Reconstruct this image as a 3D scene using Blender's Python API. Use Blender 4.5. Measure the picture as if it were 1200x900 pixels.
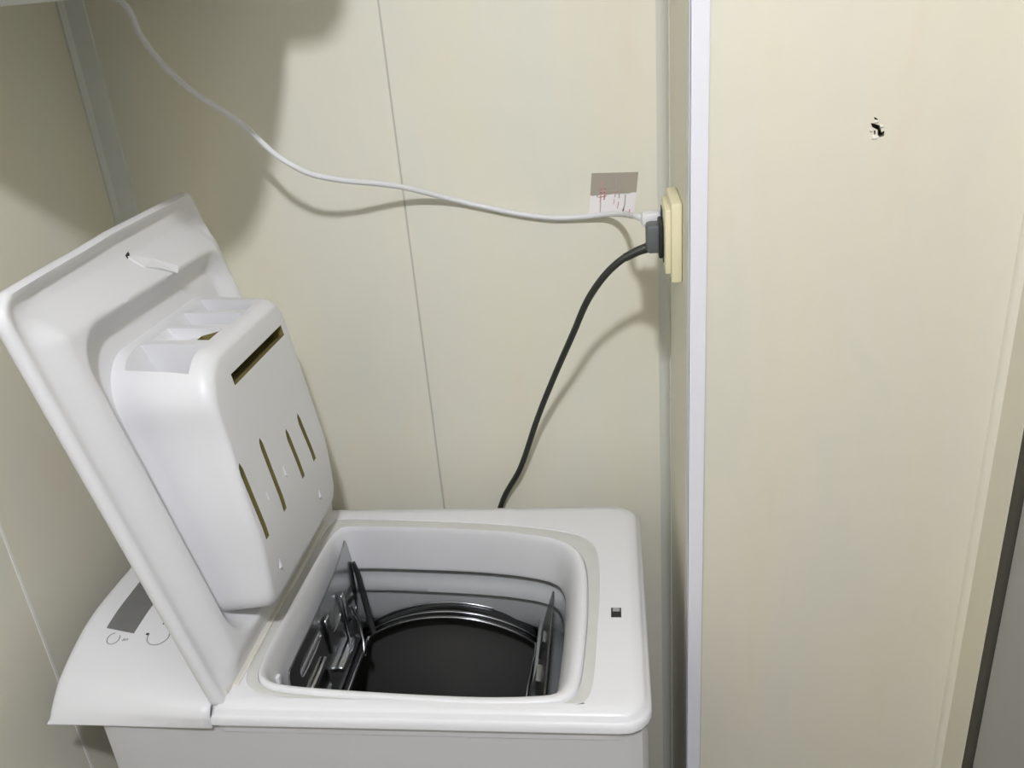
import bpy, bmesh, math, random
from mathutils import Vector, Matrix

# ------------------------------------------------------------------ clear
for o in list(bpy.data.objects):
    bpy.data.objects.remove(o, do_unlink=True)
SC = bpy.context.scene
COL = SC.collection

# ------------------------------------------------------------------ camera
CAM_POS = Vector((0.5805, -0.6343, 1.4952))
RIGHT = Vector((0.9914, 0.1037, -0.0794)).normalized()
FWD = Vector((-0.1271, 0.9061, -0.4034)).normalized()
DOWN = FWD.cross(RIGHT).normalized()
RIGHT = DOWN.cross(FWD).normalized()
FPX = 993.4
cam_data = bpy.data.cameras.new('camera')
cam = bpy.data.objects.new('camera', cam_data)
COL.objects.link(cam)
cam_data.sensor_width = 36.0
cam_data.lens = FPX / 1200.0 * 36.0
cam_data.clip_start = 0.02
m3 = Matrix((RIGHT, -DOWN, -FWD)).transposed()
cam.matrix_world = Matrix.Translation(CAM_POS) @ m3.to_4x4()
SC.camera = cam

# ------------------------------------------------------------------ world, exposure
SC.view_settings.view_transform = 'Standard'
SC.view_settings.look = 'None'
SC.view_settings.gamma = 1.0
SC.view_settings.use_curve_mapping = False
SC.view_settings.exposure = 0.0
world = bpy.data.worlds.new('world')
SC.world = world
world.use_nodes = True
world.node_tree.nodes['Background'].inputs[0].default_value = (0.9, 0.95, 1.0, 1)
world.node_tree.nodes['Background'].inputs[1].default_value = 0.02
LAMP_POS = Vector((0.62, -1.0, 2.30))
LAMP_STRENGTH = 835.0
LAMP_COLOR = (0.955, 0.965, 1.04)


def px_at(u, v, axis, val):
    """point where the sight line of a photo pixel meets a plane of the room"""
    d = RIGHT * ((u - 600) / FPX) + DOWN * ((v - 450) / FPX) + FWD
    t = (val - CAM_POS[axis]) / d[axis]
    return CAM_POS + d * t


# ------------------------------------------------------------------ materials
def new_mat(name):
    m = bpy.data.materials.new(name)
    m.use_nodes = True
    nt = m.node_tree
    return m, nt, nt.nodes['Principled BSDF']


def plain(name, col, rough=0.5, metal=0.0, bump=0.0, bscale=200.0, var=0.0, vscale=8.0, coat=0.0, ior=1.45):
    m, nt, b = new_mat(name)
    b.inputs['Base Color'].default_value = (*col, 1)
    b.inputs['Roughness'].default_value = rough
    b.inputs['Metallic'].default_value = metal
    b.inputs['IOR'].default_value = ior
    if coat:
        b.inputs['Coat Weight'].default_value = coat
        b.inputs['Coat Roughness'].default_value = 0.15
    tc = nt.nodes.new('ShaderNodeTexCoord')
    if var:
        n = nt.nodes.new('ShaderNodeTexNoise')
        n.inputs['Scale'].default_value = vscale
        n.inputs['Detail'].default_value = 4
        r = nt.nodes.new('ShaderNodeMix')
        r.data_type = 'RGBA'
        r.inputs['A'].default_value = (*[c * (1 - var) for c in col], 1)
        r.inputs['B'].default_value = (*[min(1, c * (1 + var)) for c in col], 1)
        nt.links.new(tc.outputs['Object'], n.inputs['Vector'])
        nt.links.new(n.outputs['Fac'], r.inputs['Factor'])
        nt.links.new(r.outputs['Result'], b.inputs['Base Color'])
    if bump:
        n = nt.nodes.new('ShaderNodeTexNoise')
        n.inputs['Scale'].default_value = bscale
        n.inputs['Detail'].default_value = 3
        bp = nt.nodes.new('ShaderNodeBump')
        bp.inputs['Strength'].default_value = bump
        bp.inputs['Distance'].default_value = 0.001
        nt.links.new(tc.outputs['Object'], n.inputs['Vector'])
        nt.links.new(n.outputs['Fac'], bp.inputs['Height'])
        nt.links.new(bp.outputs['Normal'], b.inputs['Normal'])
    return m


def wall_mat(name, base, seed=0.0):
    """cream PVC panel with faint diagonal pinkish and greenish clouding"""
    m, nt, b = new_mat(name)
    L = nt.links.new
    tc = nt.nodes.new('ShaderNodeTexCoord')
    mp = nt.nodes.new('ShaderNodeMapping')
    mp.inputs['Location'].default_value = (seed, seed * 1.7, seed * .6)
    mp.inputs['Rotation'].default_value = (0.35, 0.45, 0.0)
    mp.inputs['Scale'].default_value = (7.0, 7.0, 2.2)
    L(tc.outputs['Object'], mp.inputs['Vector'])
    n1 = nt.nodes.new('ShaderNodeTexNoise')
    n1.inputs['Scale'].default_value = 1.3
    n1.inputs['Detail'].default_value = 5
    n1.inputs['Roughness'].default_value = 0.55
    n1.inputs['Distortion'].default_value = 0.5
    L(mp.outputs['Vector'], n1.inputs['Vector'])
    rp = nt.nodes.new('ShaderNodeValToRGB')
    e = rp.color_ramp.elements
    e[0].position = 0.25
    e[0].color = (base[0] * .955, base[1] * .985, base[2] * 1.0, 1)
    e[1].position = 0.75
    e[1].color = (base[0] * 1.01, base[1] * .96, base[2] * .92, 1)
    k = e.new(0.45)
    k.color = (*base, 1)
    k = e.new(0.6)
    k.color = (base[0] * 1.015, base[1] * 1.005, base[2] * .97, 1)
    L(n1.outputs['Fac'], rp.inputs['Fac'])
    n2 = nt.nodes.new('ShaderNodeTexNoise')
    n2.inputs['Scale'].default_value = 60
    n2.inputs['Detail'].default_value = 6
    mp2 = nt.nodes.new('ShaderNodeMapping')
    mp2.inputs['Scale'].default_value = (1.0, 1.0, .25)
    L(tc.outputs['Object'], mp2.inputs['Vector'])
    L(mp2.outputs['Vector'], n2.inputs['Vector'])
    mx = nt.nodes.new('ShaderNodeMix')
    mx.data_type = 'RGBA'
    mx.blend_type = 'SOFT_LIGHT'
    mx.inputs['Factor'].default_value = 0.05
    L(rp.outputs['Color'], mx.inputs['A'])
    L(n2.outputs['Fac'], mx.inputs['B'])
    L(mx.outputs['Result'], b.inputs['Base Color'])
    b.inputs['Roughness'].default_value = 0.42
    bp = nt.nodes.new('ShaderNodeBump')
    bp.inputs['Strength'].default_value = 0.05
    bp.inputs['Distance'].default_value = 0.002
    L(n1.outputs['Fac'], bp.inputs['Height'])
    L(bp.outputs['Normal'], b.inputs['Normal'])
    return m


WALLC = (0.80, 0.778, 0.660)
M_WALL = wall_mat('cream_panel', WALLC, 0.3)
M_WALL2 = wall_mat('cream_panel_b', WALLC, 3.1)
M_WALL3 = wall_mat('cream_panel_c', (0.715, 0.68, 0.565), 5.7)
M_GAP = plain('panel_joint', (0.55, 0.53, 0.46), 0.6)
M_JOINT_LIGHT = plain('panel_joint_filler', (0.92, 0.91, 0.86), 0.4)
M_WHITE = plain('white_enamel', (0.745, 0.745, 0.755), 0.32, bump=0.02, bscale=300, coat=0.15)
M_PLASTIC = plain('white_plastic', (0.745, 0.745, 0.755), 0.38, bump=0.03, bscale=250, var=0.015)
M_CAB = plain('painted_steel_cabinet', (0.62, 0.615, 0.615), 0.38, bump=0.02, bscale=300)
M_BAND = plain('dark_drum_band', (0.13, 0.13, 0.13), 0.22, 1.0)
M_AGED = plain('aged_plastic', (0.66, 0.64, 0.56), 0.5, var=0.06, vscale=30)
M_SEAL = plain('grey_rubber_seal', (0.60, 0.60, 0.565), 0.6, var=0.05, vscale=40, bump=0.1)
M_BELLOW = plain('grey_bellows_rubber', (0.42, 0.43, 0.43), 0.42, var=0.04, vscale=20)
M_TUB = plain('tub_grey', (0.30, 0.31, 0.31), 0.45)
M_STEEL = plain('stainless_steel', (0.52, 0.53, 0.54), 0.22, 1.0, bump=0.04, bscale=400)
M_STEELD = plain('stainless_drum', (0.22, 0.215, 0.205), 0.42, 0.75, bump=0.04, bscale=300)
M_DARKM = plain('dark_metal', (0.10, 0.10, 0.10), 0.35, 0.8)
M_DISPLAY = plain('display_window', (0.17, 0.17, 0.165), 0.35, var=0.15, vscale=60)
M_INK = plain('grey_print', (0.33, 0.33, 0.34), 0.6)
M_BLACK = plain('black_void', (0.02, 0.02, 0.02), 0.6)
M_OLIVE = plain('olive_inside', (0.20, 0.17, 0.06), 0.6, var=0.15, vscale=60)  # olive tone for the faces cut into the dispenser
M_CREAM = plain('cream_bakelite', (0.80, 0.74, 0.50), 0.35)
M_TRIM = plain('white_trim', (0.78, 0.78, 0.82), 0.35)
M_TRIMC = plain('pale_corner_trim', (0.66, 0.66, 0.58), 0.35)
M_TRIMG = plain('grey_corner_trim', (0.74, 0.76, 0.72), 0.4, var=0.06, vscale=30)
M_CABLEW = plain('white_cable_pvc', (0.75, 0.75, 0.76), 0.4)
M_CABLEB = plain('black_cable_rubber', (0.035, 0.037, 0.03), 0.45)
M_PLUGB = plain('charcoal_plug', (0.12, 0.125, 0.13), 0.5, bump=0.1, bscale=500)
M_RED = plain('red_ink', (0.60, 0.34, 0.33), 0.7)
M_INKFADE = plain('faded_ink', (0.42, 0.38, 0.36), 0.7)
M_DOOR = plain('grey_door', (0.36, 0.36, 0.335), 0.5, var=0.03, vscale=20)
M_DARKGAP = plain('dark_gap', (0.07, 0.066, 0.05), 0.8)  # dark colour stands in for the shade beside the door
M_CEIL = plain('ceiling_white', (0.42, 0.42, 0.40), 0.6)
M_FLOOR = plain('floor_tile', (0.20, 0.19, 0.17), 0.4, var=0.1, vscale=12)
M_FAR = plain('dull_paint', (0.28, 0.27, 0.25), 0.7)
M_HOLE = plain('hole_inside', (0.24, 0.21, 0.18), 0.9)
M_CHIP = plain('bare_filler', (0.76, 0.74, 0.67), 0.9)


def sticker_mat():
    m, nt, b = new_mat('paper_label')
    L = nt.links.new
    tc = nt.nodes.new('ShaderNodeTexCoord')
    sx = nt.nodes.new('ShaderNodeSeparateXYZ')
    L(tc.outputs['Object'], sx.inputs[0])
    n = nt.nodes.new('ShaderNodeTexNoise')
    n.inputs['Scale'].default_value = 90
    L(tc.outputs['Object'], n.inputs['Vector'])
    ad = nt.nodes.new('ShaderNodeMath')
    ad.operation = 'MULTIPLY_ADD'
    ad.inputs[1].default_value = 0.006
    L(n.outputs['Fac'], ad.inputs[0])
    L(sx.outputs['Z'], ad.inputs[2])
    mr = nt.nodes.new('ShaderNodeMapRange')
    mr.inputs['From Min'].default_value = 0.0290
    mr.inputs['From Max'].default_value = 0.0305
    L(ad.outputs[0], mr.inputs['Value'])
    mx = nt.nodes.new('ShaderNodeMix')
    mx.data_type = 'RGBA'
    mx.inputs['A'].default_value = (0.88, 0.84, 0.84, 1)
    mx.inputs['B'].default_value = (0.40, 0.36, 0.29, 1)
    L(mr.outputs['Result'], mx.inputs['Factor'])
    L(mx.outputs['Result'], b.inputs['Base Color'])
    b.inputs['Roughness'].default_value = 0.7
    return m


M_PAPER = sticker_mat()


# ------------------------------------------------------------------ helpers
def finish(me, mats, smooth=40.0):
    for mt in (mats if isinstance(mats, (list, tuple)) else [mats]):
        me.materials.append(mt)
    if smooth:
        for p in me.polygons:
            p.use_smooth = True
        me.set_sharp_from_angle(angle=math.radians(smooth))
    me.update()


def link(name, me, parent=None, loc=None):
    o = bpy.data.objects.new(name, me)
    COL.objects.link(o)
    if parent is not None:
        o.parent = parent
    if loc is not None:
        o.location = loc
    return o


def mesh(name, verts, faces, mat, parent=None, smooth=40.0, fix=True):
    me = bpy.data.meshes.new(name)
    me.from_pydata([tuple(v) for v in verts], [], faces)
    if fix:
        bm = bmesh.new()
        bm.from_mesh(me)
        bmesh.ops.remove_doubles(bm, verts=bm.verts, dist=1e-6)
        bmesh.ops.recalc_face_normals(bm, faces=bm.faces)
        bm.to_mesh(me)
        bm.free()
    finish(me, mat, smooth)
    return link(name, me, parent)


def bm_obj(name, bm, mat, parent=None, smooth=40.0):
    bmesh.ops.recalc_face_normals(bm, faces=bm.faces)
    me = bpy.data.meshes.new(name)
    bm.to_mesh(me)
    bm.free()
    finish(me, mat, smooth)
    return link(name, me, parent)


def add_box(bm, a, b, bevel=0.0, seg=2, mi=0):
    x0, y0, z0 = [min(p, q) for p, q in zip(a, b)]
    x1, y1, z1 = [max(p, q) for p, q in zip(a, b)]
    r = bmesh.ops.create_cube(bm, size=1.0)
    vs = r['verts']
    for v in vs:
        v.co = Vector(((v.co.x + .5) * (x1 - x0) + x0, (v.co.y + .5) * (y1 - y0) + y0, (v.co.z + .5) * (z1 - z0) + z0))
    fs = {f for v in vs for f in v.link_faces}
    for f in fs:
        f.material_index = mi
    if bevel:
        es = list({e for v in vs for e in v.link_edges})
        bmesh.ops.bevel(bm, geom=es, offset=bevel, segments=seg, affect='EDGES', profile=0.5)
    return vs


def box(name, a, b, mat, parent=None, bevel=0.0, seg=2):
    bm = bmesh.new()
    add_box(bm, a, b, bevel, seg)
    return bm_obj(name, bm, mat, parent)


def tube_geo(pts, r, n=10, cap=True, verts=None, faces=None):
    verts = [] if verts is None else verts
    faces = [] if faces is None else faces
    pts = [Vector(p) for p in pts]
    rad = r if isinstance(r, (list, tuple)) else [r] * len(pts)
    base = len(verts)
    prev = None
    for i, p in enumerate(pts):
        t = (pts[min(i + 1, len(pts) - 1)] - pts[max(i - 1, 0)]).normalized()
        if prev is None:
            a = Vector((0, 0, 1)) if abs(t.z) < .9 else Vector((1, 0, 0))
            u = t.cross(a).normalized()
        else:
            u = (prev - t * prev.dot(t)).normalized()
        prev = u
        w = t.cross(u)
        for k in range(n):
            an = 2 * math.pi * k / n
            verts.append(p + (u * math.cos(an) + w * math.sin(an)) * rad[i])
    for i in range(len(pts) - 1):
        for k in range(n):
            a = base + i * n + k
            b = base + i * n + (k + 1) % n
            faces.append((a, b, b + n, a + n))
    if cap:
        faces.append(tuple(base + k for k in range(n))[::-1])
        faces.append(tuple(base + (len(pts) - 1) * n + k for k in range(n)))
    return verts, faces


def tube(name, pts, r, mat, parent=None, n=10):
    v, f = tube_geo(pts, r, n)
    return mesh(name, v, f, mat, parent, 60)


def catmull(P, sub=8, closed=False):
    P = [Vector(p) for p in P]
    n = len(P)
    out = []
    rng = range(n) if closed else range(n - 1)
    for i in rng:
        if closed:
            a, b, c, d = P[(i - 1) % n], P[i], P[(i + 1) % n], P[(i + 2) % n]
        else:
            a, b, c, d = P[max(i - 1, 0)], P[i], P[i + 1], P[min(i + 2, n - 1)]
        for k in range(sub):
            t = k / sub
            out.append(.5 * ((2 * b) + (-a + c) * t + (2 * a - 5 * b + 4 * c - d) * t * t + (-a + 3 * b - 3 * c + d) * t ** 3))
    if not closed:
        out.append(P[-1])
    return out


def rrect(x0, x1, y0, y1, r, n=24, per=20):
    """dense rounded rectangle; r is one radius or (x0y0, x1y0, x1y1, x0y1)"""
    rs = r if isinstance(r, (list, tuple)) else [r] * 4
    C = [(x0 + rs[0], y0 + rs[0], math.pi, rs[0]), (x1 - rs[1], y0 + rs[1], 1.5 * math.pi, rs[1]),
         (x1 - rs[2], y1 - rs[2], 0, rs[2]), (x0 + rs[3], y1 - rs[3], .5 * math.pi, rs[3])]
    out = []
    for cx, cy, a0, rr in C:
        for k in range(n + 1):
            a = a0 + .5 * math.pi * k / n
            out.append(Vector((cx + rr * math.cos(a), cy + rr * math.sin(a))))
    res = []
    for i, p in enumerate(out):
        q = out[(i + 1) % len(out)]
        k = max(1, int((q - p).length / .004))
        for j in range(k):
            res.append(p + (q - p) * (j / k))
    return res


NP = 192


def polar(poly, c, n=NP):
    """sample a star-shaped closed outline by angle about c"""
    c = Vector(c)
    L = sorted(((math.atan2((p - c).y, (p - c).x), (p - c).length) for p in [Vector(q[:2]) for q in poly]))
    L = [(L[-1][0] - 2 * math.pi, L[-1][1])] + L + [(L[0][0] + 2 * math.pi, L[0][1])]
    out = []
    j = 0
    for k in range(n):
        a = -math.pi + 2 * math.pi * (k + .5) / n
        while L[j + 1][0] < a:
            j += 1
        (a0, r0), (a1, r1) = L[j], L[j + 1]
        t = (a - a0) / max(1e-9, a1 - a0)
        # chord intersection rather than radius lerp
        p0 = Vector((r0 * math.cos(a0), r0 * math.sin(a0)))
        p1 = Vector((r1 * math.cos(a1), r1 * math.sin(a1)))
        p = p0 + (p1 - p0) * t
        out.append(c + p)
    return out


def loft(name, loops, mat, parent=None, smooth=40.0, cap0=False, cap1=False):
    n = len(loops[0])
    V = [v for l in loops for v in l]
    F = []
    for i in range(len(loops) - 1):
        for k in range(n):
            a, b = i * n + k, i * n + (k + 1) % n
            F.append((a, b, b + n, a + n))
    if cap0:
        F.append(tuple(range(n))[::-1])
    if cap1:
        F.append(tuple((len(loops) - 1) * n + k for k in range(n)))
    return mesh(name, V, F, mat, parent, smooth)


def at_z(loop, z):
    return [Vector((p.x, p.y, z)) for p in loop]


def mixl(a, b, t):
    return [p + (q - p) * t for p, q in zip(a, b)]


def boolean_cut(o, cutters):
    """subtract the cutters (each a mesh object with its own material) and remove them"""
    for c in cutters:
        md = o.modifiers.new('cut', 'BOOLEAN')
        md.operation = 'DIFFERENCE'
        md.solver = 'EXACT'
        md.object = c
        try:
            md.material_mode = 'TRANSFER'
        except Exception:
            pass
    bpy.context.view_layer.update()
    dg = bpy.context.evaluated_depsgraph_get()
    me = bpy.data.meshes.new_from_object(o.evaluated_get(dg), preserve_all_data_layers=True, depsgraph=dg)
    o.modifiers.clear()
    o.data = me
    for c in cutters:
        bpy.data.objects.remove(c, do_unlink=True)
    for p in me.polygons:
        p.use_smooth = True
    me.set_sharp_from_angle(angle=math.radians(32))


def hexa(name, bottom, top, mat):
    V = list(bottom) + list(top)
    n = len(bottom)
    F = [tuple(range(n))[::-1], tuple(range(n, 2 * n))] + [(k, (k + 1) % n, n + (k + 1) % n, n + k) for k in range(n)]
    return mesh(name, V, F, mat, None, 0)


def tag(o, label, cat, kind=None, group=None):
    o['label'] = label
    o['category'] = cat
    if kind:
        o['kind'] = kind
    if group:
        o['group'] = group
    return o


def empty(name, loc):
    o = bpy.data.objects.new(name, None)
    o.empty_display_size = 0.05
    COL.objects.link(o)
    o.location = loc
    return o


def keep_world(child, parent):
    """parent a mesh whose vertices are in world coordinates under an Empty that is not at the origin"""
    child.parent = parent
    child.matrix_parent_inverse = Matrix.Translation(parent.location).inverted()


# ------------------------------------------------------------------ room
XL, XN, XR = -0.11, 0.65, 0.95        # left wall, niche side, right wall
YB, YP, YF = 0.48, 0.165, -3.0       # back wall, right panel, wall behind the camera
ZC = 2.40

floor = tag(box('floor', (XL - .06, YF - .06, -.05), (XR + .2, YB + .06, 0), M_FLOOR), 'plain floor under the washing machine', 'floor', 'structure')
ceil = tag(box('ceiling', (XL - .06, YF - .06, ZC), (XR + .2, YB + .06, ZC + .05), M_CEIL), 'white ceiling above the niche', 'ceiling', 'structure')

# back wall: backing board with two upright panels meeting at a fine joint
wb = tag(box('wall_back', (XL - .03, YB + .008, 0), (XN + .03, YB + .05, ZC), M_GAP), 'cream panelled back wall behind the washing machine', 'wall', 'structure')
box('panel', (XL, YB, 0), (.2995, YB + .0085, ZC), M_WALL, wb, .0012, 1)
box('panel', (.3010, YB, 0), (XN, YB + .0085, ZC), M_WALL2, wb, .0012, 1)
box('joint_strip', (.2985, YB + .0007, 0), (.3020, YB + .009, ZC), M_GAP, wb)
# left wall
wl = tag(box('wall_left', (XL - .05, YF, 0), (XL - .008, YB + .008, ZC), M_JOINT_LIGHT), 'cream panelled side wall behind the open lid', 'wall', 'structure')
for i, (y0, y1) in enumerate([(YF, -1.3385), (-1.337, -.8600), (-.8585, -.3815), (-.38, .0960), (.0982, YB)]):
    box('panel', (XL - .0085, y0, 0), (XL, y1, ZC), [M_WALL2, M_WALL][i % 2], wl, .0008, 1)
box('joint_strip', (XL - .009, .0955, 0), (XL + .0006, .0990, ZC), M_JOINT_LIGHT, wl)
# niche side (return wall) and right panel
wn = tag(box('wall_niche', (XN, YP + .03, 0), (XN + .04, YB, ZC), M_WALL2), 'narrow cream return wall carrying the socket', 'wall', 'structure')
wr = box('wall_panel', (XN + .001, YP, 0), (XR, YP + .03, ZC), M_WALL3)
tag(wr, 'broad cream wall panel with a small chipped hole', 'wall', 'structure')
# chipped hole
def chip(pts, depth, mat):
    P = [Vector((x, YP - .002, z)) for x, z in pts]
    return hexa('cut', P, [Vector((p.x, YP + depth, p.z)) for p in P], mat)
def hp(u, v):
    q = px_at(u, v, 1, YP)
    return (q.x, q.z)
cut = [chip([hp(*a) for a in pl], .012, M_HOLE) for pl in (
    [(1020.5, 144), (1022, 149), (1028, 152), (1031.5, 151), (1031, 147), (1025, 145)],
    [(1028.5, 151), (1032, 150.5), (1033, 155), (1036.5, 153), (1036, 159), (1031, 161), (1028.5, 158)],
    [(1024, 137), (1025, 140), (1029, 141), (1027, 138)],
    [(1024, 153), (1024.5, 158), (1026, 157), (1026, 153)])]
boolean_cut(wr, cut)
bmc = bmesh.new()
for (u, v, w, h) in ((1027, 142.5, 3, 2), (1025, 161, 4, 3), (1033, 148, 2.5, 2), (1021, 152, 2, 3)):
    a = px_at(u, v, 1, YP)
    add_box(bmc, (a.x - w * .0006, YP - .0012, a.z - h * .0005), (a.x + w * .0006, YP + .001, a.z + h * .0005), .0005, 1)
bm_obj('torn_facing', bmc, M_CHIP, wr)
# right wall with door
wrr = tag(box('wall_right', (XR, .112, 0), (XR + .06, YP + .03, ZC), M_WALL3), 'narrow cream door jamb beside the broad wall panel', 'wall', 'structure')
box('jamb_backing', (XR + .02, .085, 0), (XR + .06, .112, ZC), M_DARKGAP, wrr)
box('gap_shade_strip', (XR + .0008, .0985, 0), (XR + .02, .1122, 2.05), M_DARKGAP, wrr)  # added dark strip, paints the shade in the gap between jamb and door
box('wall_section', (XR, YF, 0), (XR + .06, -.70, ZC), M_FAR, wrr)
box('lintel', (XR, -.70, 2.05), (XR + .06, .112, ZC), M_WALL3, wrr)
dr = tag(box('door_1', (XR + .004, -.69, .01), (XR + .044, .097, 2.04), M_DOOR, None, .002, 1), 'flat grey door leaf beside the cream jamb', 'door', 'structure')
bmh = bmesh.new()
add_box(bmh, (XR - .002, -.66, .98), (XR + .006, -.62, 1.16), .002)
add_box(bmh, (XR - .045, -.645, 1.05), (XR, -.632, 1.063), .003)
add_box(bmh, (XR - .045, -.645, 1.05), (XR - .032, -.53, 1.063), .004)
bm_obj('door_handle', bmh, M_STEEL, dr)
wf = tag(box('wall_front', (XL - .05, YF - .05, 0), (XR + .06, YF, ZC), M_FAR), 'dull painted wall opposite the back wall', 'wall', 'structure')

# trims
tag(mesh('trim_1', [Vector((x, y, z)) for z in (0, ZC) for x, y in ((XL, YB), (XL, YB - .012), (XL + .003, YB - .012), (XL + .008, YB - .006), (XL + .031, YB - .0025), (XL + .032, YB))],
    [(k, (k + 1) % 6, 6 + (k + 1) % 6, 6 + k) for k in range(6)] + [(5, 4, 3, 2, 1, 0), (6, 7, 8, 9, 10, 11)], M_TRIMG, None, 20),
    'grey corner strip between the back and left walls', 'trim', 'structure')
cove = [(XN, YB), (XN - .015, YB), (XN - .015, YB - .002), (XN - .010, YB - .004), (XN - .005, YB - .009), (XN - .0025, YB - .016), (XN - .0015, YB - .024), (XN, YB - .024)]
nc = len(cove)
tag(mesh('trim_2', [Vector((x, y, z)) for z in (0, ZC) for x, y in cove],
    [(k, (k + 1) % nc, nc + (k + 1) % nc, nc + k) for k in range(nc)] + [tuple(range(nc))[::-1], tuple(range(nc, 2 * nc))], M_TRIMC, None, 35),
    'pale cove moulding in the corner behind the socket', 'trim', 'structure')
bmt = bmesh.new()
add_box(bmt, (XN - .002, YP - .0025, 0), (XN + .0155, YP, ZC), .0008, 1)
add_box(bmt, (XN - .002, YP - .0025, 0), (XN, YP + .022, ZC), .0006, 1)
tag(bm_obj('trim_3', bmt, M_TRIM, None), 'bright white corner strip at the edge of the niche', 'trim', 'structure')
bead = [(XR, YP), (XR - .007, YP), (XR - .006, YP - .003), (XR - .003, YP - .006), (XR, YP - .007)]
tag(mesh('trim_4', [Vector((x, y, z)) for z in (0, ZC) for x, y in bead],
    [(k, (k + 1) % 5, 5 + (k + 1) % 5, 5 + k) for k in range(5)] + [(4, 3, 2, 1, 0), (5, 6, 7, 8, 9)], M_WALL3, None, 60),
    'thin cream bead where the wall panel meets the jamb', 'trim', 'structure')

# ------------------------------------------------------------------ ceiling lamp (out of view, lights the room)
lamp = tag(empty('ceiling_lamp', (LAMP_POS.x, LAMP_POS.y, ZC)), 'small round dome lamp on the ceiling', 'lamp')
me = bpy.data.meshes.new('globe')
bm = bmesh.new()
bmesh.ops.create_uvsphere(bm, u_segments=32, v_segments=16, radius=.05)
bmesh.ops.delete(bm, geom=[v for v in bm.verts if v.co.z > .001], context='VERTS')
bm.to_mesh(me); bm.free()
mg, ntg, bg = new_mat('lit_globe')
bg.inputs['Base Color'].default_value = (.9, .9, .9, 1)
bg.inputs['Emission Color'].default_value = (*LAMP_COLOR, 1)
bg.inputs['Emission Strength'].default_value = LAMP_STRENGTH
finish(me, mg, 60)
g = link('globe', me, lamp, (0, 0, LAMP_POS.z - ZC))
prof = [(.0, 0), (.075, 0), (.075, -.06), (.068, -.09), (.060, -.0998), (.0, -.0998)]
loops = [[Vector((r * math.cos(2 * math.pi * k / 32), r * math.sin(2 * math.pi * k / 32), z)) for k in range(32)] for r, z in prof[1:-1]]
loft('lamp_base', loops, M_TRIM, lamp, 40, True, True)

# ------------------------------------------------------------------ water heater above the corner (its underside just enters the picture)
HY, HZ, HR = .115, 1.792, .260
hx0, hx1 = -.100, .246
wh = tag(empty('water_heater', (.08, YB, HZ)), 'white cylindrical water heater hung above the open lid', 'water heater')
def ring(x, r, n=64):
    return [Vector((x, HY + r * math.cos(2 * math.pi * k / n), HZ + r * math.sin(2 * math.pi * k / n))) for k in range(n)]
prof = [(hx0, .20), (hx0 + .003, .240), (hx0 + .010, .256), (hx0 + .018, HR), (hx1 - .018, HR), (hx1 - .010, .256), (hx1 - .003, .240), (hx1, .20)]
t = loft('tank', [ring(x, r) for x, r in prof], M_PLASTIC, None, 30, True, True); keep_world(t, wh)
t = loft('end_cover', [ring(hx1 - .002, .104), ring(hx1 + .088, .103), ring(hx1 + .098, .096), ring(hx1 + .10, .082)], M_PLASTIC, None, 40, True, True); keep_world(t, wh)
for x in (-.03, .16):
    bm = bmesh.new()
    add_box(bm, (x - .02, HY + HR - .02, HZ - .03), (x + .02, YB, HZ + .10), .003)
    t = bm_obj('bracket', bm, M_TRIM, None); keep_world(t, wh)

t = tube('cable_gland', [Vector((-.037, HY + .165, HZ - .178)), Vector((-.037, HY + .181, HZ - .196))], .008, M_PLASTIC, None, 12); keep_world(t, wh)

# ------------------------------------------------------------------ washing machine
H = .850
wm = tag(empty('washing_machine', (.30, .196, 0)), 'white top loading washing machine with its lid standing open', 'washing machine')
def part(o):
    keep_world(o, wm)
    return o
CEN = (.355, .19)

# cabinet
outer = rrect(0.0, .598, .004, .388, .018)
cl = polar(outer, (.30, .196))
ci = polar(rrect(.004, .594, .008, .384, .015), (.30, .196))
part(loft('cabinet', [at_z(ci, .02), at_z(cl, .02), at_z(cl, .822), at_z(ci, .822), at_z(ci, .03)], M_CAB, None, 40, True, True))
for (x, y) in ((.05, .05), (.55, .05), (.05, .34), (.55, .34)):
    part(loft('foot', [[Vector((x + .02 * math.cos(a * math.pi / 8), y + .02 * math.sin(a * math.pi / 8), z)) for a in range(16)] for z in (0, .022)], M_BLACK, None, 40, True, True))

# outlines measured on the deck plane
seal_out = catmull([(.1785, .360), (.26, .357), (.3785, .347), (.45, .336), (.505, .322), (.534, .302), (.5455, .265), (.548, .20), (.5462, .1245),
                    (.543, .05), (.536, .022), (.515, .0105), (.4266, .0065), (.2997, .012), (.205, .020), (.176, .030), (.1625, .050), (.160, .09), (.1605, .2), (.163, .31), (.167, .348)], 6, True)
seal_in = catmull([(.197, .338), (.27, .335), (.3815, .3265), (.45, .315), (.492, .302), (.519, .280), (.5310, .24), (.5345, .17), (.533, .0967),
                   (.529, .045), (.520, .024), (.500, .0165), (.4266, .0125), (.30, .019), (.215, .027), (.186, .036), (.174, .055), (.171, .09), (.172, .2), (.176, .30), (.183, .330)], 6, True)
mouth = catmull([(.203, .330), (.28, .328), (.375, .3215), (.44, .311), (.482, .296), (.498, .272), (.502, .23), (.502, .16), (.499, .09),
                 (.494, .062), (.478, .050), (.40, .047), (.30, .049), (.215, .053), (.190, .062), (.182, .085), (.181, .2), (.184, .296), (.190, .320)], 6, True)
SO, SI, MO = polar(seal_out, CEN), polar(seal_in, CEN), polar(mouth, CEN)
def drect(i, r):
    return polar(rrect(.138 + i * .3, .602 - i, -.004 + i, .392 - i, [.005, r, r, .005]), CEN)
D0, D1, D2, D3 = drect(0, .030), drect(.004, .028), drect(.009, .026), drect(.020, .022)
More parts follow.
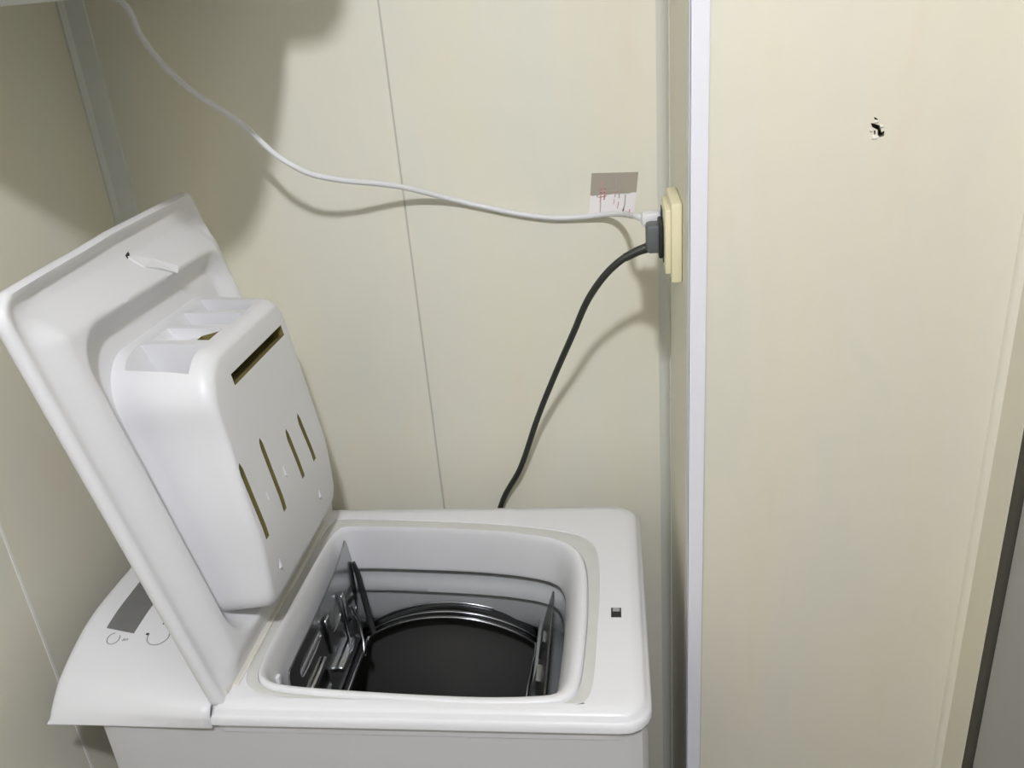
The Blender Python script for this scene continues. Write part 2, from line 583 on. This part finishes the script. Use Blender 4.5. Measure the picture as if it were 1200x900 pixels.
deck = part(loft('top_deck', [at_z(drect(.007, .028), .815), at_z(drect(.005, .028), .829), at_z(D0, .831), at_z(D0, .8385), at_z(mixl(D0, D1, .7), .8415), at_z(D1, .8425), at_z(mixl(D1, D2, .35), .8465), at_z(D2, .8497), at_z(D3, .8506),
                  at_z(mixl(D3, SO, .6), .8506), at_z(SO, .850), at_z(mixl(SO, SI, .06), .846)], M_WHITE, None, 50))
seal = part(loft('door_seal', [at_z(mixl(SO, SI, -.05), .845), at_z(mixl(SO, SI, .02), .8485), at_z(mixl(SO, SI, .25), .8492), at_z(mixl(SO, SI, .75), .8488), at_z(mixl(SO, SI, .96), .8480), at_z(mixl(SO, SI, 1.05), .843)], M_SEAL, None, 50))
prof = [(0.0, .845), (.03, .8505), (.14, .8520), (.30, .8500), (.46, .8440), (.62, .8350), (.76, .8230), (.88, .8090), (.96, .797), (1.0, .788), (.99, .7850), (.93, .7845)]
collar = part(loft('collar', [at_z(mixl(SI, MO, t), z) for t, z in prof], M_PLASTIC, None, 60))
# rubber bellows below the collar
def offs(loop, d):
    c = Vector(CEN)
    return [p + (p - c).normalized() * d for p in loop]
prof = [(.002, .7835), (.010, .787), (.015, .783), (.018, .771), (.011, .7685), (.003, .764), (-.003, .756), (-.0045, .7505), (-.002, .7475), (.007, .7465), (.009, .742), (.009, .735), (.011, .70), (.02, .685)]
part(loft('bellows', [at_z(offs(MO, d), z) for d, z in prof], M_BELLOW, None, 50))

# tub around the drum
DX, DZ, DR = .325, .525, .200
def cyl(y, r, n=96, a0=0.0, a1=2 * math.pi, closed=True):
    m = n if closed else n + 1
    return [Vector((DX + r * math.cos(a0 + (a1 - a0) * k / n), y, DZ + r * math.sin(a0 + (a1 - a0) * k / n))) for k in range(m)]
def arc_shell(name, y0, y1, r, th0, th1, mat, ny=8, n=72, solid=.002):
    V, F = [], []
    for j in range(ny + 1):
        V += cyl(y0 + (y1 - y0) * j / ny, r, n, th0, th1, False)
    for j in range(ny):
        for k in range(n):
            a = j * (n + 1) + k
            F.append((a, a + 1, a + n + 2, a + n + 1))
    o = mesh(name, V, F, mat, None, 40)
    md = o.modifiers.new('thickness', 'SOLIDIFY')
    md.thickness = solid
    return o
tub = arc_shell('tub', .030, .352, .228, math.radians(126), math.radians(414), M_TUB, 4, 72, .004)
part(tub)
for y, nm in ((.352, 'tub_end'), (.030, 'tub_end')):
    part(loft(nm, [[Vector((p.x, y, min(p.z, .778))) for p in cyl(y, .228)], [Vector((p.x, y + .004, min(p.z, .778))) for p in cyl(y, .228)]], M_TUB, None, 30, True, True))

# drum, axis along y, with a loading gap on top between the two flaps
AL = math.acos((.210 - DX) / DR)
AR = math.acos((.452 - DX) / DR)
Y0, Y1, OY0, OY1 = .052, .331, .085, .298
V, F = [], []
ths = [AL + (2 * math.pi - (AL - AR)) * k / 90 for k in range(91)]
thg = [AR + (AL - AR) * k / 30 for k in range(1, 30)]
full = ths + [t + 2 * math.pi for t in thg]
ys = [Y0, Y0 + .012, OY0] + [OY0 + (OY1 - OY0) * k / 6 for k in range(1, 6)] + [OY1, OY1 + .006, OY1 + .012, OY1 + .018, Y1 - .009, Y1 - .003, Y1]
def drum_r(y):
    if y > OY1 + .017 and y < Y1 - .005: return DR - .006
    if y > OY1 + .011 and y < OY1 + .017: return DR - .001
    return DR
NA = len(full)
for y in ys:
    for a in full:
        V.append(Vector((DX + drum_r(y) * math.cos(a), y, DZ + drum_r(y) * math.sin(a))))
for j in range(len(ys) - 1):
    gap = ys[j] >= OY0 - 1e-6 and ys[j + 1] <= OY1 + 1e-6
    for k in range(NA):
        if gap and k >= 90:
            continue
        a, b = j * NA + k, j * NA + (k + 1) % NA
        F.append((a, b, b + NA, a + NA))
drum = mesh('drum', V, F, M_STEELD, None, 35)
md = drum.modifiers.new('thickness', 'SOLIDIFY'); md.thickness = .0016
part(drum)
for y, s in ((Y1 - .006, 1), (Y0 + .006, -1)):
    o = loft('drum_end', [cyl(y, DR - .002), cyl(y + s * .004, DR - .02), cyl(y + s * .004, .13), cyl(y - s * .006, .11), cyl(y - s * .006, .05), cyl(y - s * .014, .035)], M_STEELD, None, 35, False, True)
    keep_world(o, wm); o.parent = drum; o.matrix_parent_inverse = Matrix.Identity(4)
def sub(o, p):
    """sub-part: vertices in world coordinates, under a part already parented to the machine"""
    o.parent = p
    o.matrix_parent_inverse = Matrix.Identity(4)
    return o
for ya, yb in ((OY1 + .0135, Y1 - .0025), (OY1 + .003, OY1 + .010)):
    sub(arc_shell('drum_band', ya, yb, DR + .0006, math.radians(10), math.radians(170), M_BAND, 3, 60, .0004), drum)
# rolled chrome rims of the drum
for y, r, tr in ((Y1, DR + .0005, .0014), (OY1 + .012, DR + .0008, .0014), (OY1 + .001, DR, .0014)):
    a0, a1 = (math.radians(10), math.radians(170)) if y > OY1 + .005 else (AR, AL)
    sub(tube('drum_rim', [Vector((DX + r * math.cos(a0 + (a1 - a0) * k / 60), y, DZ + r * math.sin(a0 + (a1 - a0) * k / 60))) for k in range(61)], tr, M_STEEL, None, 8), drum)
for a in (AL, AR):
    sub(tube('opening_edge', [Vector((DX + DR * math.cos(a), OY0 + (OY1 - OY0) * k / 4, DZ + DR * math.sin(a))) for k in range(5)], .0028, M_STEEL, None, 8), drum)

# left flap: upright pressed steel plate with cut-outs
FL = Vector((.203, 0, .700)); FT = Vector((.196, 0, .843))
def flapL(y, h, off=0.0):
    p = FL + (FT - FL) * h
    return Vector((p.x + off, y, p.z))
poly = catmull([(.318, .02), (.319, .35), (.318, .82), (.314, 1.0), (.304, .99), (.26, .93), (.18, .90), (.10, .90), (.075, .86), (.07, .5), (.07, .02)], 4, True)
fl = hexa('drum_flap', [flapL(p.x, p.y, -.001) for p in poly], [flapL(p.x, p.y, .001) for p in poly], M_STEEL)
def capsule_cut(y0, y1, h0, h1, mat, n=8):
    cy, ch, ry, rh = (y0 + y1) / 2, (h0 + h1) / 2, abs(y1 - y0) / 2, abs(h1 - h0) / 2
    P = []
    for k in range(4 * n):
        a = 2 * math.pi * k / (4 * n)
        c, s = math.cos(a), math.sin(a)
        e = .55
        P.append((cy + ry * math.copysign(abs(c) ** e, c), ch + rh * math.copysign(abs(s) ** e, s)))
    return hexa('cut', [flapL(y, h, -.01) for y, h in P], [flapL(y, h, .01) for y, h in P], mat)
boolean_cut(fl, [capsule_cut(.10, .175, .66, .80, M_STEEL), capsule_cut(.205, .245, .50, .70, M_STEEL), capsule_cut(.26, .30, .28, .60, M_STEEL), capsule_cut(.10, .17, .15, .40, M_STEEL)])
part(fl)
sub(tube('flap_arm', [flapL(.316, .74, .004), flapL(.317, .60, .006), flapL(.314, .35, .008), flapL(.306, .12, .012), flapL(.298, -.02, .016)], [.0028, .004, .0045, .0045, .004], M_DARKM, None, 10), fl)
bm = bmesh.new()
for (y0, y1, h0, h1, o0, o1) in ((.185, .20, .40, .78, .001, .006), (.246, .256, .20, .72, .001, .007), (.19, .25, .16, .22, .001, .010), (.11, .165, .44, .52, .001, .006)):
    a, b = flapL(y0, h0, o0), flapL(y1, h1, o1)
    add_box(bm, a, b, .0015, 1)
sub(bm_obj('latch_clip', bm, M_STEEL), fl)
sub(tube('latch_spring', [flapL(.262, .52, .008), flapL(.268, .30, .012), flapL(.258, .12, .016), flapL(.242, .04, .02), flapL(.250, .10, .022)], .0022, M_STEEL, None, 8), fl)

# right flap: leaning outward
RL = Vector((.453, 0, .672)); RT = Vector((.4865, 0, .800))
def flapR(y, h, off=0.0):
    p = RL + (RT - RL) * h
    return Vector((p.x - off, y, p.z + off * .26))
poly = [(.292, .02), (.288, .5), (.272, .93), (.266, .96), (.255, .985), (.235, 1.0), (.07, 1.0), (.062, .97), (.06, .02)]
fr = part(hexa('drum_flap', [flapR(y, h, -.001) for y, h in poly], [flapR(y, h, .001) for y, h in poly], M_DARKM))
def clipR(y0, y1, h0, h1, o):
    q = [flapR(y0, h0, .001), flapR(y1, h0, .001), flapR(y1, h1, .001), flapR(y0, h1, .001)]
    r = [flapR(y0, h0, o), flapR(y1, h0, o), flapR(y1, h1, o), flapR(y0, h1, o)]
    return sub(hexa('latch_clip', q, r, M_STEEL), fr)
clipR(.205, .225, .50, .72, .004)
clipR(.150, .178, .30, .62, .006)
clipR(.165, .185, .08, .22, .005)
sub(tube('latch_bar', [flapR(.262, .10, .004), flapR(.205, .12, .008), flapR(.14, .10, .008), (flapR(.08, .06, .004))], .0026, M_STEEL, None, 8), fr)

# small clip on the collar's left wall and lid lock slot in the deck
part(box('collar_clip', (.1795, .075, .800), (.1845, .083, .822), M_PLASTIC, None, .0015))
lk = part(box('lock_slot', (.5615, .148, .8480), (.5732, .1645, .85135), M_BLACK, None, .0004, 1))  # black plate on the deck paints the shade inside the lock hole
bm = bmesh.new()
add_box(bm, (.5635, .1575, .8512), (.5715, .1635, .8518), .0002, 1)
sub(bm_obj('lock_tongue', bm, M_INK), lk)

# control panel cowl at the hinge side
PLp = [(.004, .818), (.009, .827), (.018, .837), (.036, .851), (.055, .860), (.080, .869), (.108, .876), (.145, .879), (.25, .879), (.36, .879), (.385, .868), (.392, .83)]
PRp = [(-.004, .826), (-.0045, .834), (-.004, .842), (.002, .8495), (.016, .852), (.05, .853), (.108, .853), (.145, .853), (.25, .853), (.36, .853), (.388, .847), (.392, .83)]
A = catmull([(0, y, z) for y, z in PLp], 5); B = catmull([(0, y, z) for y, z in PRp], 5)
xs = [(-.056, -.030), (-.0555, -.008), (-.0535, -.0025), (-.050, -.0005), (-.045, 0)] + [(-.045 + (.141 + .045) * k / 16, 0) for k in range(1, 17)]
V, F = [], []
for x, dz in xs:
    f = min(1, max(0, (x + .05) / .192))
    fy = f * f * (3 - 2 * f) * .35 + f * .65
    for a, b in zip(A, B):
        yy = a.y + (b.y - a.y) * (fy if a.y < .11 else f)
        zz = a.z + (b.z - a.z) * f
        V.append(Vector((x, yy, max(zz + dz, min(zz, .820)))))
n = len(A)
for i in range(len(xs) - 1):
    for k in range(n - 1):
        a = i * n + k
        F.append((a, a + 1, a + n + 1, a + n))
cp = mesh('control_panel', V, F, M_PLASTIC, None, 50)
md = cp.modifiers.new('thickness', 'SOLIDIFY'); md.thickness = .003; md.offset = -1
bpy.context.view_layer.update()
# make sure the thickness goes downwards
if sum(p.normal.z for p in cp.data.polygons) < 0:
    cp.data.flip_normals()
part(cp)
from mathutils.bvhtree import BVHTree
CPT = BVHTree.FromPolygons([v.co.copy() for v in cp.data.vertices], [tuple(p.vertices) for p in cp.data.polygons])
def cpz(x, y):
    h = CPT.ray_cast(Vector((x, y, 1.2)), Vector((0, 0, -1)))
    return h[0].z if h[0] else .86
dsp = [(-.025, .099), (.010, .095), (.010, .30), (-.027, .30)]
def patch(name, quad, mat, lift=.0007, nu=6, nv=24):
    """thin raised patch that follows the panel's curve"""
    q = [Vector(p) for p in quad]
    V, F = [], []
    for lvl in (lift, -.001):
        for i in range(nu + 1):
            for j in range(nv + 1):
                a_, b_ = q[0].lerp(q[1], i / nu), q[3].lerp(q[2], i / nu)
                p = a_.lerp(b_, j / nv)
                V.append(Vector((p.x, p.y, cpz(p.x, p.y) + lvl)))
    m = (nu + 1) * (nv + 1)
    for i in range(nu):
        for j in range(nv):
            k = i * (nv + 1) + j
            F.append((k, k + 1, k + nv + 2, k + nv + 1))
            F.append((m + k, m + k + nv + 1, m + k + nv + 2, m + k + 1))
    bd = [i * (nv + 1) for i in range(nu + 1)] + [nu * (nv + 1) + j for j in range(1, nv + 1)] + [i * (nv + 1) + nv for i in range(nu - 1, -1, -1)] + [j for j in range(nv - 1, 0, -1)]
    for k in range(len(bd)):
        x_, y_ = bd[k], bd[(k + 1) % len(bd)]
        F.append((x_, y_, m + y_, m + x_))
    return mesh(name, V, F, mat, None, 40)
sub(patch('display', dsp, M_DISPLAY), cp)
def ringmark(cx, cy, r, a0, a1, name='printed_symbol'):
    P = []
    for k in range(25):
        a = a0 + (a1 - a0) * k / 24
        x, y = cx + r * math.cos(a), cy + r * 1.1 * math.sin(a)
        P.append(Vector((x, y, cpz(x, y) + .0002)))
    return sub(tube(name, P, .0006, M_INK, None, 6), cp)
ringmark(-.010, .0855, .0070, math.radians(100), math.radians(400))
bm = bmesh.new()
for dx in (0, .002, .0045):
    add_box(bm, (.0015 + dx, .083 + dx * .3, cpz(.004, .085) - .001), (.0028 + dx, .087, cpz(.004, .085) + .0006), .0002, 1)
sub(bm_obj('printed_symbol', bm, M_INK), cp)
ringmark(.040, .094, .012, math.radians(170), math.radians(385))
bm = bmesh.new()
add_box(bm, (.0245, .0945, cpz(.026, .096) - .001), (.0275, .0975, cpz(.026, .096) + .0007), .0003, 1)
sub(bm_obj('indicator_dot', bm, M_BLACK), cp)
bm = bmesh.new()
add_box(bm, (.036, .113, cpz(.037, .114) - .001), (.038, .115, cpz(.037, .114) + .0007), .0003, 1)
sub(bm_obj('indicator_dot', bm, M_BLACK), cp)
# yellowed strip between the lid hinge and the seal
part(box('hinge_strip', (.142, .032, .8480), (.1605, .352, .8522), M_AGED, None, .001, 1))

# ------------------------------------------------------------------ lid (heightfield inner face, leaning back on its hinge)
LO = Vector((.154, 0, H)); LT = Vector((.050, 0, 1.308))
LS = (LT - LO).normalized(); LN = Vector((LS.z, 0, -LS.x))
def lidp(u, s, n):
    return Vector((0, u, 0)) + LO + LS * s + LN * n
U0, U1 = .005, .397
def smax(u):
    b = .464 + .011 * min(1, max(0, (u - U0) / .20)) ** .7 + .006 * max(0, (u - .15) / .25)
    c = 0
    rn, rf = .026, .012
    if u < U0 + rn:
        d = (U0 + rn - u) / rn
        c = rn * (1 - math.sqrt(max(0, 1 - d * d)))
    if u > U1 - rf:
        d = (u - (U1 - rf)) / rf
        c = rf * (1 - math.sqrt(max(0, 1 - d * d)))
    return b - c
def smin(u):
    c = 0
    r = .008
    for d in ((U0 + r - u) / r, (u - U1 + r) / r):
        if d > 0:
            c = max(c, r * (1 - math.sqrt(max(0, 1 - d * d))))
    return -.004 + c
def sst(a, b, x):
    t = min(1, max(0, (x - a) / (b - a)))
    return t * t * (3 - 2 * t)
def rr_sdf(u, s, u0, u1, s0, s1, r):
    cx, cy = (u0 + u1) / 2, (s0 + s1) / 2
    qx, qy = abs(u - cx) - (u1 - u0) / 2 + r, abs(s - cy) - (s1 - s0) / 2 + r
    return math.hypot(max(qx, 0), max(qy, 0)) + min(max(qx, qy), 0) - r
def lid_h(u, s):
    dn, df, dt, db = u - U0, U1 - u, smax(u) - s, s - smin(u)
    # rolled rim, then a shallow pan that swells towards the recess
    d = min(dn, df, dt)
    h = -.004 * (1 - min(1, d / .004)) ** 2
    e = .006
    q = -e * math.log(math.exp(-dn / e) + math.exp(-df / e) + math.exp(-dt / e))
    rise = sst(.448, .405, s)
    side = sst(.006, .046, min(dn, df + .022))
    pan = -.0105 * (.30 + .70 * sst(0, .06, dn)) * sst(.004, .016, q)
    pan = pan * (1 - rise * (.35 + .65 * side)) + .012 * rise * side
    h += pan
    # recess that carries the dispenser
    rc = rr_sdf(u, s, .058, .392, .030, .407, .045)
    k = min(1, max(0, -rc / .020))
    h = h * (1 - k) + (-.011) * k
    # hinge end tapers away
    h *= sst(-.004, .03, s) if h > 0 else 1
    return h
NU, NS = 110, 130
V, F = [], []
for i in range(NU + 1):
    tt = i / NU
    u = U0 + (U1 - U0) * (tt + .0)
    a, b = smin(u), smax(u)
    for j in range(NS + 1):
        s = a + (b - a) * j / NS
        V.append(lidp(u, s, lid_h(u, s)))
for i in range(NU):
    for j in range(NS):
        a = i * (NS + 1) + j
        F.append((a, a + 1, a + NS + 2, a + NS + 1))
# border loop and outer shell
bord = [(i, 0) for i in range(NU + 1)] + [(NU, j) for j in range(1, NS + 1)] + [(i, NS) for i in range(NU - 1, -1, -1)] + [(0, j) for j in range(NS - 1, 0, -1)]
idx = [i * (NS + 1) + j for i, j in bord]
rings = [idx]
for (ins, nn) in ((-.0008, -.007), (-.0005, -.011), (.002, -.0145), (.007, -.017), (.03, -.021), (.09, -.025)):
    r = []
    for (i, j) in bord:
        u = U0 + (U1 - U0) * i / NU
        a, b = smin(u), smax(u)
        s = a + (b - a) * j / NS
        cu, cs = (U0 + U1) / 2, .235
        uu = u - ins * max(-1, min(1, (u - cu) / .17))
        ss = s - ins * max(-1, min(1, (s - cs) / .21))
        r.append(len(V))
        V.append(lidp(uu, ss, nn))
    rings.append(r)
for r0, r1 in zip(rings[:-1], rings[1:]):
    m = len(r0)
    for k in range(m):
        F.append((r0[k], r0[(k + 1) % m], r1[(k + 1) % m], r1[k]))
F.append(tuple(rings[-1]))
lid = mesh('lid', V, F, M_PLASTIC, None, 60)
part(lid)

# dispenser drawer on the lid
def face_n(s):
    if s > .15:
        return .075 + (.089 - .075) * min(1.25, (s - .15) / .16)
    return .075 - .020 * ((.15 - s) / .09) ** 1.3
DC = (.205, .20)
base = polar(rrect(.080, .340, .056, .364, [.02, .02, .025, .058], 24), DC)
def disp_loop(t, inset):
    out = []
    for p in base:
        u, s = p.x, p.y
        # draft: top end slopes down towards the face, bottom slopes out, sides draw in a little
        f = max(0, t)
        wt = sst(.20, .34, s)
        wb = sst(.12, .06, s)
        s2 = s - .027 * f * wt - .010 * f * wb
        u2 = u + f * (.005 - .021 * (u - .080) / .260) + .011 * sst(.15, .29, s) * (1 - (u - .080) / .260)
        cu, cs = .205, .19
        u3 = u2 - inset * max(-1, min(1, (u2 - cu) / .09)) * (.70 if u < DC[0] else 1)
        s3 = s2 - inset * max(-1, min(1, (s2 - cs) / .11))
        n = -.012 * (1 - f) + f * face_n(s3)
        out.append(lidp(u3, s3, n))
    return out
loops = [disp_loop(0, 0), disp_loop(.3, 0), disp_loop(.6, 0), disp_loop(.85, .0005)]
for k in range(1, 7):
    a = k / 6 * math.pi / 2
    loops.append(disp_loop(.85 + .15 * math.sin(a), .0005 + .0105 * (1 - math.cos(a))))
# closing rings over the face
last = []
def face_ring(sc):
    out = []
    for p in base:
        u, s = p.x, p.y
        wt = sst(.20, .34, s); wb = sst(.12, .06, s)
        s2 = s - .027 * wt - .010 * wb
        u2 = u + (.005 - .021 * (u - .080) / .260) + .011 * sst(.15, .29, s) * (1 - (u - .080) / .260)
        u3 = u2 - .011 * max(-1, min(1, (u2 - .205) / .09)) * (.70 if u < DC[0] else 1)
        s3 = s2 - .011 * max(-1, min(1, (s2 - .19) / .11))
        u4 = .21 + (u3 - .21) * sc; s4 = .19 + (s3 - .19) * sc
        out.append(lidp(u4, s4, face_n(s4)))
    return out
for sc in (.85, .7, .55, .4, .25, .12, 0):
    loops.append(face_ring(sc))
disp = loft('detergent_dispenser', loops, M_PLASTIC, None, 35, True, False)
cuts = []
cells = [(.104, .158), (.164, .208), (.214, .258), (.264, .306)]
for i, (a, b) in enumerate(cells):
    lo = [(a + .006, .014), (b - .004, .014), (b - .004, .060 + .010 * (i == 1)), (a + .006, .060 + .010 * (i == 1))]
    hi = [(a, -.002), (b, -.002), (b, .086), (a, .086)]
    if i == 0:
        hi[0] = (a + .012, -.004)
        hi[3] = (a + .012, .080)
    if i == 3:
        hi[2] = (b - .008, .078)
    cuts.append(hexa('cut', [lidp(u, (.290, .3405, .298, .298)[i], n) for u, n in lo], [lidp(u, .385, n) for u, n in hi], M_PLASTIC))
def bx(u0, u1, s0, s1, n0, n1, mat):
    return hexa('cut', [lidp(u, s, n0) for u, s in ((u0, s0), (u1, s0), (u1, s1), (u0, s1))], [lidp(u, s, n1) for u, s in ((u0, s0), (u1, s0), (u1, s1), (u0, s1))], mat)
cuts.append(bx(.174, .2035, .290, .350, .044, .069, M_OLIVE))
cuts.append(bx(.150, .300, .292, .305, .062, .12, M_OLIVE))
for (ua, ub, sa, sb) in ((.1015, .1040, .224, .130), (.158, .159, .224, .130), (.222, .226, .202, .134), (.263, .269, .202, .134)):
    w = .0042
    pts = [(ub - w, sb), (ub + w, sb), (ua + w, sa - .008), (ua + w * .3, sa), (ua - w * .6, sa - .004), (ua - w, sa - .012)]
    cuts.append(hexa('cut', [lidp(u, s, .045) for u, s in pts], [lidp(u, s, .12) for u, s in pts], M_OLIVE))
boolean_cut(disp, cuts)
sub(disp, lid)
# little moulded nubs by the slots and along the lower edge
for (u, s, du, ds) in ((.186, .165, .003, .009), (.132, .165, .0015, .008), (.118, .088, .004, .010), (.262, .090, .004, .009)):
    b0 = [lidp(u + x * du, s + y * ds, face_n(s) - .002) for x, y in ((-1, -.6), (.2, -1), (1, .6), (-.2, 1))]
    b1 = [lidp(u + x * du * .6, s + y * ds * .7, face_n(s) + .0012) for x, y in ((-1, -.6), (.2, -1), (1, .6), (-.2, 1))]
    sub(hexa('moulded_nub', b0, b1, M_PLASTIC), lid)
# latch tongue near the lid's free end
bq = [(.223, .443), (.228, .426), (.240, .4185), (.262, .404), (.266, .411), (.247, .430), (.232, .440)]
sub(hexa('latch_hook', [lidp(u, s, lid_h(u, s) - .002) for u, s in bq], [lidp(u + .001, s + .001, lid_h(u, s) + .0003 + .006 * min(1, max(0, (u - .224) / .03))) for u, s in bq], M_PLASTIC), lid)
sub(hexa('latch_slot', [lidp(u, s, lid_h(u, s) - .001) for u, s in ((.222, .4415), (.230, .4440), (.231, .4475), (.223, .4455))],
         [lidp(u, s, lid_h(u, s) + .0006) for u, s in ((.222, .4415), (.230, .4440), (.231, .4475), (.223, .4455))], M_BLACK), lid)  # black patch, paints the dark inside of the latch opening
# hinge knuckles
for y in (.05, .33):
    o = tube('hinge_pin', [Vector((.148, y - .03, .853)), Vector((.148, y + .03, .853))], .006, M_AGED, None, 12)
    part(o)

# ------------------------------------------------------------------ wall socket, plugs, cables
ws = tag(empty('wall_socket', (XN, .303, 1.254)), 'cream double wall socket on the niche side wall', 'socket')
o = box('base_plate', (XN - .012, .258, 1.211), (XN, .348, 1.297), M_CREAM, None, .0025); keep_world(o, ws)
o = box('face_plate', (XN - .018, .266, 1.219), (XN - .0115, .340, 1.289), M_CREAM, None, .002); keep_world(o, ws)
fp = o
for (y, z) in ((.300, 1.236), (.322, 1.270)):
    o = box('socket_outlet', (XN - .0188, y - .013, z - .010), (XN - .0175, y + .013, z + .010), M_BLACK, None, .0003, 1); keep_world(o, ws)

XS = XN - .0188
pc = tag(empty('power_cord', (XS, .300, 1.25)), 'black power cord with charcoal plug running behind the washing machine', 'cord')
bm = bmesh.new()
add_box(bm, (.613, .288, 1.236), (.632, .314, 1.268), .004)
o = bm_obj('plug', bm, M_PLUGB); keep_world(o, pc)
o = box('plug_collar', (.6265, .285, 1.231), (XS, .316, 1.272), M_BLACK, None, .002); keep_world(o, pc)
pts = [Vector((.624, .302, 1.244)), Vector((.614, .3015, 1.240))]
for (u, v, d) in ((748, 294, .179), (732, 302, .180), (715, 316, .178), (700, 334, .171), (686, 357, .160), (672, 390, .138), (650, 440, .096), (630, 490, .060), (610, 548, .032), (588, 590, .016)):
    pts.append(px_at(u, v, 1, YB - d))
q = pts[-1]
pts += [Vector((q.x - .02, YB - .014, q.z - .09)), Vector((q.x - .02, YB - .02, .45)), Vector((q.x - .0, YB - .06, .20)), Vector((q.x, .394, .18))]
o = tube('cord', catmull(pts, 8), .0042, M_CABLEB, None, 10); keep_world(o, pc)
o = tube('strain_relief', catmull(pts[:4], 5), [.0062 - .0015 * k / 15 for k in range(16)], M_CABLEB, None, 10); keep_world(o, pc)

hc = tag(empty('heater_cable', (XS, .325, 1.27)), 'thin white cable with white plug hanging across the back wall', 'cord')
o = box('plug', (.609, .3185, 1.2585), (XS, .338, 1.2745), M_CABLEW, None, .004); keep_world(o, hc)
pts = [Vector((-.037, .298, 1.590)), Vector((-.032, .345, 1.575))]
for (u, v, d) in ((140, 0, .105), (165, 42, .100), (192, 77, .096), (230, 110, .092), (258, 128, .090), (285, 147, .088), (318, 177, .104), (340, 192, .106), (365, 204, .100), (400, 211, .086), (440, 215, .063), (470, 219, .043),
                  (500, 226, .024), (535, 235, .009), (570, 243, .006), (610, 251, .006), (650, 255.5, .006), (685, 254, .008), (712, 251, .016), (730, 251, .040), (741, 253, .085)):
    pts.append(px_at(u, v, 1, YB - d))
pts += [Vector((.603, .345, 1.2665)), Vector((.6105, .330, 1.2665))]
o = tube('cable', catmull(pts, 6), .0036, M_CABLEW, None, 10); keep_world(o, hc)

# paper label on the back wall
lab = link('paper_label', bpy.data.meshes.new('paper_label'), None, (.5457, YB, 1.2385))
P = [(0, 0), (.0585, -.0035), (.0655, .0530), (.0058, .0550)]
bm = bmesh.new()
vf = [bm.verts.new((x, -.0009, z)) for x, z in P]
vb = [bm.verts.new((x, 0, z)) for x, z in P]
bm.faces.new(vf); bm.faces.new(vb[::-1])
for k in range(4):
    bm.faces.new((vf[k], vb[k], vb[(k + 1) % 4], vf[(k + 1) % 4]))
bmesh.ops.recalc_face_normals(bm, faces=bm.faces)
bm.to_mesh(lab.data); bm.free()
finish(lab.data, M_PAPER, 0)
tag(lab, 'small paper label with red handwriting stuck above the white cable', 'label')
random.seed(4)
def stroke(pts2, w, mat):
    bm = bmesh.new()
    for (x0, z0), (x1, z1) in zip(pts2[:-1], pts2[1:]):
        d = Vector((x1 - x0, z1 - z0)); L = d.length
        nx, nz = -d.y / L * w, d.x / L * w
        q = [bm.verts.new((x, -.00115, z)) for x, z in ((x0 - nx, z0 - nz), (x1 - nx, z1 - nz), (x1 + nx, z1 + nz), (x0 + nx, z0 + nz))]
        bm.faces.new(q)
    return bm_obj('handwriting', bm, mat, lab, 0)
def lpx(u, v):
    """label pixel in the photo to label coordinates"""
    q = px_at(u, v, 1, YB)
    return (q.x - .5457, q.z - 1.2385)
for pl, w, mt in [
    ([(705, 212), (704.5, 222), (703.5, 237)], .0005, M_RED), ([(699.5, 224), (700, 231)], .0005, M_INKFADE), ([(709, 221), (708, 234)], .0007, M_RED),
    ([(700, 227), (711, 225)], .0004, M_RED), ([(701, 231), (711, 229.5)], .0004, M_RED), ([(703, 222), (710, 221)], .0004, M_RED), ([(704, 237), (703, 250)], .0004, M_INKFADE),
    ([(722, 204), (722, 222), (720.5, 231)], .0004, M_INKFADE), ([(726, 216), (725.5, 232)], .0005, M_INKFADE), ([(718, 226), (728, 224)], .0003, M_RED),
    ([(720, 233), (719, 239)], .0003, M_RED), ([(725, 236), (723.5, 244)], .0004, M_RED), ([(733, 228), (732, 240), (729, 250)], .0005, M_INKFADE),
    ([(731, 244), (729, 251)], .0004, M_RED), ([(734, 247), (732, 252)], .0005, M_RED), ([(738, 245), (736.5, 252)], .0005, M_RED), ([(727, 250), (737, 248.5)], .0004, M_RED)]:
    stroke([lpx(*a) for a in pl], w * 1.5, mt)
